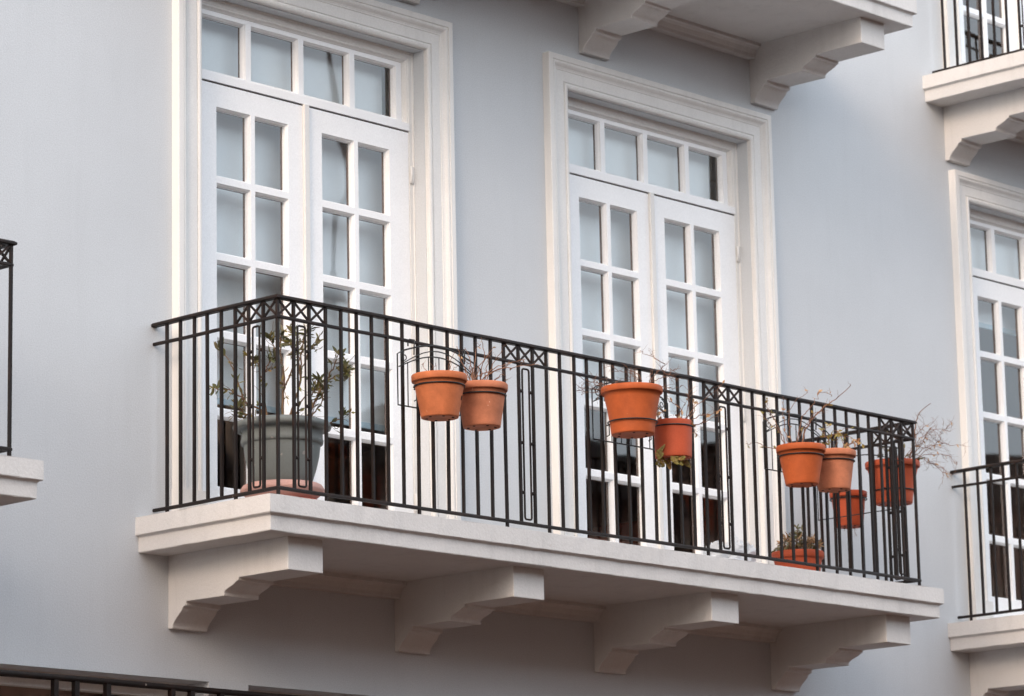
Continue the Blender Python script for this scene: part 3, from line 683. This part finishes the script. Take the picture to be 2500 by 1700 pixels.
# pot four: twigs, papery leaves, fern below
pl = Plant((P4[0],P4[1],P4[2]+0.17), 0.0005, (1060,830), 12)
for px in ([(1180,820),(1260,670),(1400,530),(1640,335)],[(1170,820),(1220,650),(1225,520)],[(1150,820),(1150,640),(1040,540),(990,510)],[(1200,800),(1350,720),(1500,690),(1600,640)],[(1180,820),(1380,780),(1560,720)],
           [(1000,820),(970,700),(930,640)],[(1200,820),(1300,640),(1290,540)],[(960,820),(900,740),(900,650)],[(1100,820),(1130,700),(1200,600)],[(1220,800),(1300,850),(1320,920)]):
    p = pl.stem(px, 0.0026, 0.0009, pl.r.uniform(-.05,.05), None, 0.003); pl.sub(p, 4, (0.02,0.09), 0.0009, 1.0)
    pl.leaves(p, 2, 0.026, 0.016, 0, 0.4)
for a, b in ((940,650),(965,640),(940,720),(960,780),(1110,680),(1150,720),(1270,780),(1290,800),(1480,695),(1215,760),(1000,770),(980,760)):
    pl.lf.leaf(pl.pt((a,b), pl.r.uniform(-.05,.03)), (pl.r.gauss(0,1),pl.r.gauss(0,1),-.3), (-.6,-.7,.2), 0.030, 0.020, 0, 0.3)
pl.done('dried_plant', 'spiky twigs with papery tan leaves in the red rimless pot', 'dead plant', M_twig, M_dleaf, 'dead plants in the hanging pots')
pl = Plant((P4[0],P4[1],P4[2]), 0.0005, (1060,1240), 13)
def frond(pl, px, dep, w=0.024):
    p = pl.stem(px, 0.0014, 0.0007, dep, 0.0, 0.001)
    for i in range(1, len(p)):
        t = i/len(p); d = (p[i]-p[i-1]).normalized(); sd = DV.cross(d).normalized()
        for sg in (-1, 1):
            pl.lf.leaf(p[i], sd*sg+d*0.35, -DV+Vector((0,0,.2)), w*(1.1-t), 0.008, 0, 0.2); pl.lf.leaf((p[i]+p[i-1])/2, sd*sg+d*0.35, -DV, w*(1.1-t), 0.007, 0, 0.2)
pl.st.tube([pl.pt((870,1238)),pl.pt((1000,1236)),pl.pt((1160,1236))], 0.002, 5)
for px, dp in (([(930,1260),(890,1210),(920,1170),(955,1125)],-0.105),([(900,1235),(940,1290),(930,1330)],-.05),([(1050,1240),(1090,1290),(1150,1330)],-.06),([(980,1240),(1010,1310),(1020,1355)],0.0),([(1100,1235),(1140,1260),(1170,1250)],-.08),([(1150,1240),(1200,1280),(1240,1330)],0.03),([(880,1250),(920,1300),(960,1310)],.02),([(1060,1240),(1060,1290),(1100,1330)],-.09)):
    frond(pl, px, dp)
pl.done('fern', 'dry yellow green fern sprouting from under the red rimless pot', 'fern', M_stem, M_yleaf)
# pot five: long branch and leafy stems
pl = Plant((P5[0],P5[1],P5[2]+0.20), 0.00083, (390,545), 14)
p = pl.stem([(380,550),(430,400),(540,260),(640,190),(755,90)], 0.0045, 0.0012, 0, 0.02, 0.003); pl.sub(p, 9, (0.03,0.09), 0.0011, 0.8, 1, 0.2, 0.4)
for px in ([(330,550),(290,400),(280,260),(290,150)],[(310,550),(240,380),(180,250),(170,180)],[(340,550),(420,300),(490,230),(540,140),(620,150)],[(300,550),(250,420),(130,290)],[(350,550),(320,420),(330,250),(450,150)],[(250,560),(200,520),(60,480),(30,490)],[(320,550),(390,440),(470,320),(580,250)]):
    p = pl.stem(px, 0.0024, 0.0009, pl.r.uniform(-.04,.04), None, 0.004); pl.sub(p, 3, (0.02,0.07), 0.0009); pl.leaves(p, 7, 0.026, 0.013, pl.r.choice((0,0,1)), 0.3)
pl.done('dried_plant', 'long grey branch and yellowing leafy stems rising over the handrail', 'plant', M_twig, [M_yleaf, M_dleaf])
pl = Plant((P6[0],P6[1],P6[2]+0.20), 0.00085, (630,575), 15)
for px in ([(560,575),(590,480),(650,420),(740,400)],[(640,575),(660,480),(720,430),(790,450)],[(700,575),(740,500),(800,450),(830,490)],[(540,570),(540,500),(500,480)],[(600,575),(600,460),(560,400),(620,350)],[(700,575),(700,440),(640,380)],[(660,575),(700,520),(780,500)]):
    p = pl.stem(px, 0.0022, 0.0009, pl.r.uniform(-.04,.04), None, 0.004); pl.sub(p, 3, (0.02,0.06), 0.0009); pl.leaves(p, 10, 0.032, 0.014, pl.r.choice((0,0,1)), 0.3, 1.0, 0.3)
pl.done('dried_plant', 'low yellow green leaves in the pot beside the long branch', 'plant', M_twig, [M_yleaf, M_dleaf])
# far right spray
pl = Plant((P8[0],P8[1],P8[2]+0.23), 0.00086, (1040,630), 16)
p = pl.stem([(1150,620),(1200,450),(1215,330),(1250,240),(1330,178)], 0.0040, 0.0014, 0, 0.0, 0.003)
for px in ([(1150,600),(1250,460),(1300,420),(1400,480)],[(1160,600),(1230,440),(1320,380),(1450,345)],[(1150,600),(1300,480),(1420,470),(1540,480)],[(1160,600),(1300,540),(1420,540),(1520,600)],[(1150,600),(1350,470),(1410,380),(1470,345)],
           [(1150,600),(1270,450),(1330,345)],[(1160,600),(1280,560),(1350,600),(1450,650)],[(1100,620),(1180,500),(1240,470),(1360,520)],[(1150,590),(1240,380),(1300,350)],[(1180,540),(1320,620),(1420,700)]):
    p = pl.stem(px, 0.0018, 0.0008, pl.r.uniform(-.03,.03), None, 0.005); pl.sub(p, 8, (0.04,0.14), 0.0009, 0.9, 2, 0.0); pl.leaves(p, 4, 0.026, 0.010, 0, 0.4, 1.0, 0.5)
for px in ([(1000,630),(980,500),(900,380)],[(1100,630),(1130,560),(1120,480)],[(1190,640),(1215,600),(1220,570)],[(960,630),(950,540),(930,460)],[(1060,630),(1090,480),(1010,380)]):
    p = pl.stem(px, 0.002, 0.001, 0, None, 0.003); pl.leaves(p, 6, 0.04, 0.012, 1, 0.2)
pl.done('dried_plant', 'wild spray of fine bare twigs reaching right from the far corner pot', 'dead plant', M_twig, [M_dleaf, M_leaf], 'dead plants in the hanging pots')
# low pot near the right end: dead roots below
pl = Plant((P7[0],P7[1],P7[2]), 0.00085, (730,1110), 17)
for px in ([(700,1110),(690,1135)],[(760,1110),(770,1150),(780,1180)],[(640,1105),(650,1125)],[(800,1100),(830,1125)],[(720,1110),(735,1140)]):
    p = pl.stem(px, 0.0015, 0.0008, 0, 0, 0.002); pl.sub(p, 3, (0.01,0.03), 0.0008, 1.2, 1, -0.8)
pl.st.tube([pl.pt((640,1106)),pl.pt((700,1109)),pl.pt((760,1109)),pl.pt((800,1104))],0.0012,4)
pl.done('roots', 'short dry roots hanging under the small low pot', 'roots', M_twig, M_dleaf)
# bushy plant in the floor bowl
pl = Plant((4.20,-0.70,0.13), 0.00083, (357,1275), 18)
for k in range(34):
    a = pl.r.uniform(-125, 120); hh = pl.r.uniform(90, 210)*(1-abs(a)/260); p = pl.stem([(357+a*0.4,1280),(357+a*0.9,1280-hh*0.6),(357+a*1.25,1280-hh)], 0.003, 0.0015, pl.r.uniform(-.07,.07), None, 0.004)
    pl.leaves(p, 9, 0.042, 0.013, 0 if k % 2 else 1, 0.3, 1.1, 0.15)
pl.done('potted_succulent', 'bushy half dried plant with olive and brown leaves in the low bowl', 'plant', M_stem, [M_leaf, M_dleaf])
# crumpled plastic bag
rb = random.Random(4); bg_ = MB(); n1, n2 = 34, 22; vs = []
from mathutils import noise
for i in range(n2+1):
    th = math.pi*0.5*i/n2
    for j in range(n1):
        a = 2*math.pi*j/n1; d = Vector((math.cos(a)*math.cos(th), math.sin(a)*math.cos(th), math.sin(th)))
        q = noise.noise(d*2.1+Vector((3,1,7))); q2 = abs(noise.noise(d*5.3)); q3 = abs(noise.noise(d*12.0)); rr = 1+0.35*q-0.35*q2-0.14*q3
        vs.append((d.x*0.25*rr, d.y*0.16*rr, max(0.002, d.z*0.215*rr)))
fs = [(i*n1+j, i*n1+(j+1) % n1, (i+1)*n1+(j+1) % n1, (i+1)*n1+j) for i in range(n2) for j in range(n1)]
bg_.add(vs, fs); o = bg_.build('plastic_bag', M_bag); o.location = (3.80, -0.50, 0.002); tag(o, 'crumpled white plastic bag lying behind the low orange bowl', 'plastic bag')

# ------------------------------------------------------------------ things inside the first room
t = empty('round_table', (1.62, 0.62, 0.0), 'dark round table seen through the lowest panes behind the grey pot', 'table')
MB().lathe([(0.05,0.64),(0.27,0.64),(0.30,0.65),(0.30,0.69),(0.05,0.69)], 40).build('table_top', M_furn, t)
MB().lathe([(0.2,0.0),(0.18,0.02),(0.03,0.06),(0.025,0.5),(0.05,0.64)], 16).build('leg', M_furn, t)
c = empty('cabinet', (1.1, 1.6, 0.0), 'beige low cabinet inside, glimpsed through the lowest door panes', 'cabinet')
MB().box(-0.5, 0.9, -0.2, 0.2, 0.0, 0.42).build('cabinet_body', M_beige, c, 0.005)
MB().box(-0.52, 0.92, -0.22, 0.22, 0.421, 0.45).build('cabinet_top', M_furn, c, 0.005)

M_slat = mat('brown_slats', (0.30, 0.17, 0.13), 0.6, 0.2, 6)
t = empty('louvred_screen', (P+0.55, 0.85, 0.0), 'brown slatted screen inside, behind the lowest panes of the middle door', 'screen')
for nm, bx_ in (('side_post', (-0.38,-0.34)), ('side_post', (0.34,0.38))): MB().box(bx_[0], bx_[1], -0.03, 0.03, 0.0, 0.60).build(nm, M_furn, t)
m_ = MB()
for i in range(12): z = 0.04+i*0.046; m_.bar((-0.34,0.0,z),(0.34,0.0,z), 0.045, 0.008, up=(0,0.6,1))
m_.build('slats', M_slat, t)
t = empty('armchair', (P+1.5, 1.1, 0.0), 'reddish brown armchair inside, dim behind the right leaf of the middle door', 'armchair')
M_red = mat('red_fabric', (0.35, 0.10, 0.06), 0.8, 0.2, 8)
MB().box(-0.35,0.35,-0.3,0.3,0.12,0.42).build('seat', M_red, t, 0.03); MB().box(-0.35,0.35,0.301,0.42,0.12,0.95).build('backrest', M_red, t, 0.03)
for sx in (-1,1): MB().box(sx*0.40-0.048, sx*0.40+0.048, -0.3, 0.42, 0.1, 0.6).build('armrest', M_red, t, 0.02)
for sx in (-1,1):
    for sy in (-1,1): MB().box(sx*0.36-0.02, sx*0.36+0.02, sy*0.26-0.02, sy*0.26+0.02, 0.0, 0.099).build('leg', M_furn, t)

# ------------------------------------------------------------------ across the street (mirrored in the glass)
def opp(x0, x1, ztop, mt, label, gable=0, y0=-21.0):
    h = empty('street_house', ((x0+x1)/2, y0, GZ), label, 'house', 'houses across the street mirrored in the panes')
    off = (-(x0+x1)/2, -y0, -GZ)
    m1 = MB(); m1.box(x0, x1, y0-9, y0, GZ, ztop); o = m1.build('wall', mt, h); o.location = off
    m1 = MB()
    if gable: xm = (x0+x1)/2; m1.add([(x0-.3,y0+.4,ztop+0.003),(x1+.3,y0+.4,ztop+0.003),(xm,y0+.4,ztop+gable),(x0-.3,y0-9,ztop+0.003),(x1+.3,y0-9,ztop+0.003),(xm,y0-9,ztop+gable)], [(0,1,2),(5,4,3),(0,2,5,3),(2,1,4,5),(1,0,3,4)])
    else: m1.box(x0-.2, x1+.2, y0-9, y0+0.35, ztop+0.003, ztop+0.3)
    o = m1.build('roof', M_roof, h); o.location = off
    if mt is M_opp3:
        m1 = MB()
        for zc in (GZ+3.2, GZ+6.3, GZ+9.2):
            if zc < ztop-0.4: m1.box(x0+0.01, x1-0.01, y0+0.002, y0+0.5, zc, zc+0.22)
        o = m1.build('string_courses', M_opp2, h); o.location = off
    w_ = MB(); x = x0+1.0
    while x < x1-1.4:
        z = GZ+1.0
        while z < ztop-2.0: w_.box(x, x+0.9, y0+0.003, y0+0.05, z, z+1.5); z += 3.05
        x += 2.2
    o = w_.build('windows', M_glass, h); o.location = off
opp(-24, 14.0, 5.0, M_opp, 'unseen brown house straight across the street, placed to block low sky', 0, -16.5)  # out of view; placed and sized to darken the balcony underside
opp(14.4, 19.2, 5.2, M_opp3, 'long brown house mirrored behind the grey pot', 0)
opp(19.5, 21.4, 7.6, M_opp2, 'narrow cream tower mirrored as a pale column in the left door', 0, -20.6)
opp(21.7, 29, 5.6, M_opp3, 'dark gabled house mirrored in the lower panes of the middle door', 1.6)
opp(29.3, 50, 6.6, M_opp3, 'tall dark house mirrored in the lower panes of the right door', 1.0)
lp = empty('street_lamp', (17.0,-16.0,GZ), 'slim street lamp post mirrored as a dark vertical streak in the left door', 'street lamp')
MB().lathe([(0.16,0),(0.15,0.4),(0.09,0.5),(0.075,3),(0.06,10.0),(0.06,10.6),(0.11,10.65),(0.13,10.8),(0.10,11.0),(0.055,11.1),(0.045,17.0)], 16).build('pole', M_iron, lp)
MB().lathe([(0.05,17.0),(0.16,17.1),(0.2,17.5),(0.08,17.7),(0.02,17.8)], 16).build('lantern', M_opp2, lp)

scene.render.engine = 'CYCLES'
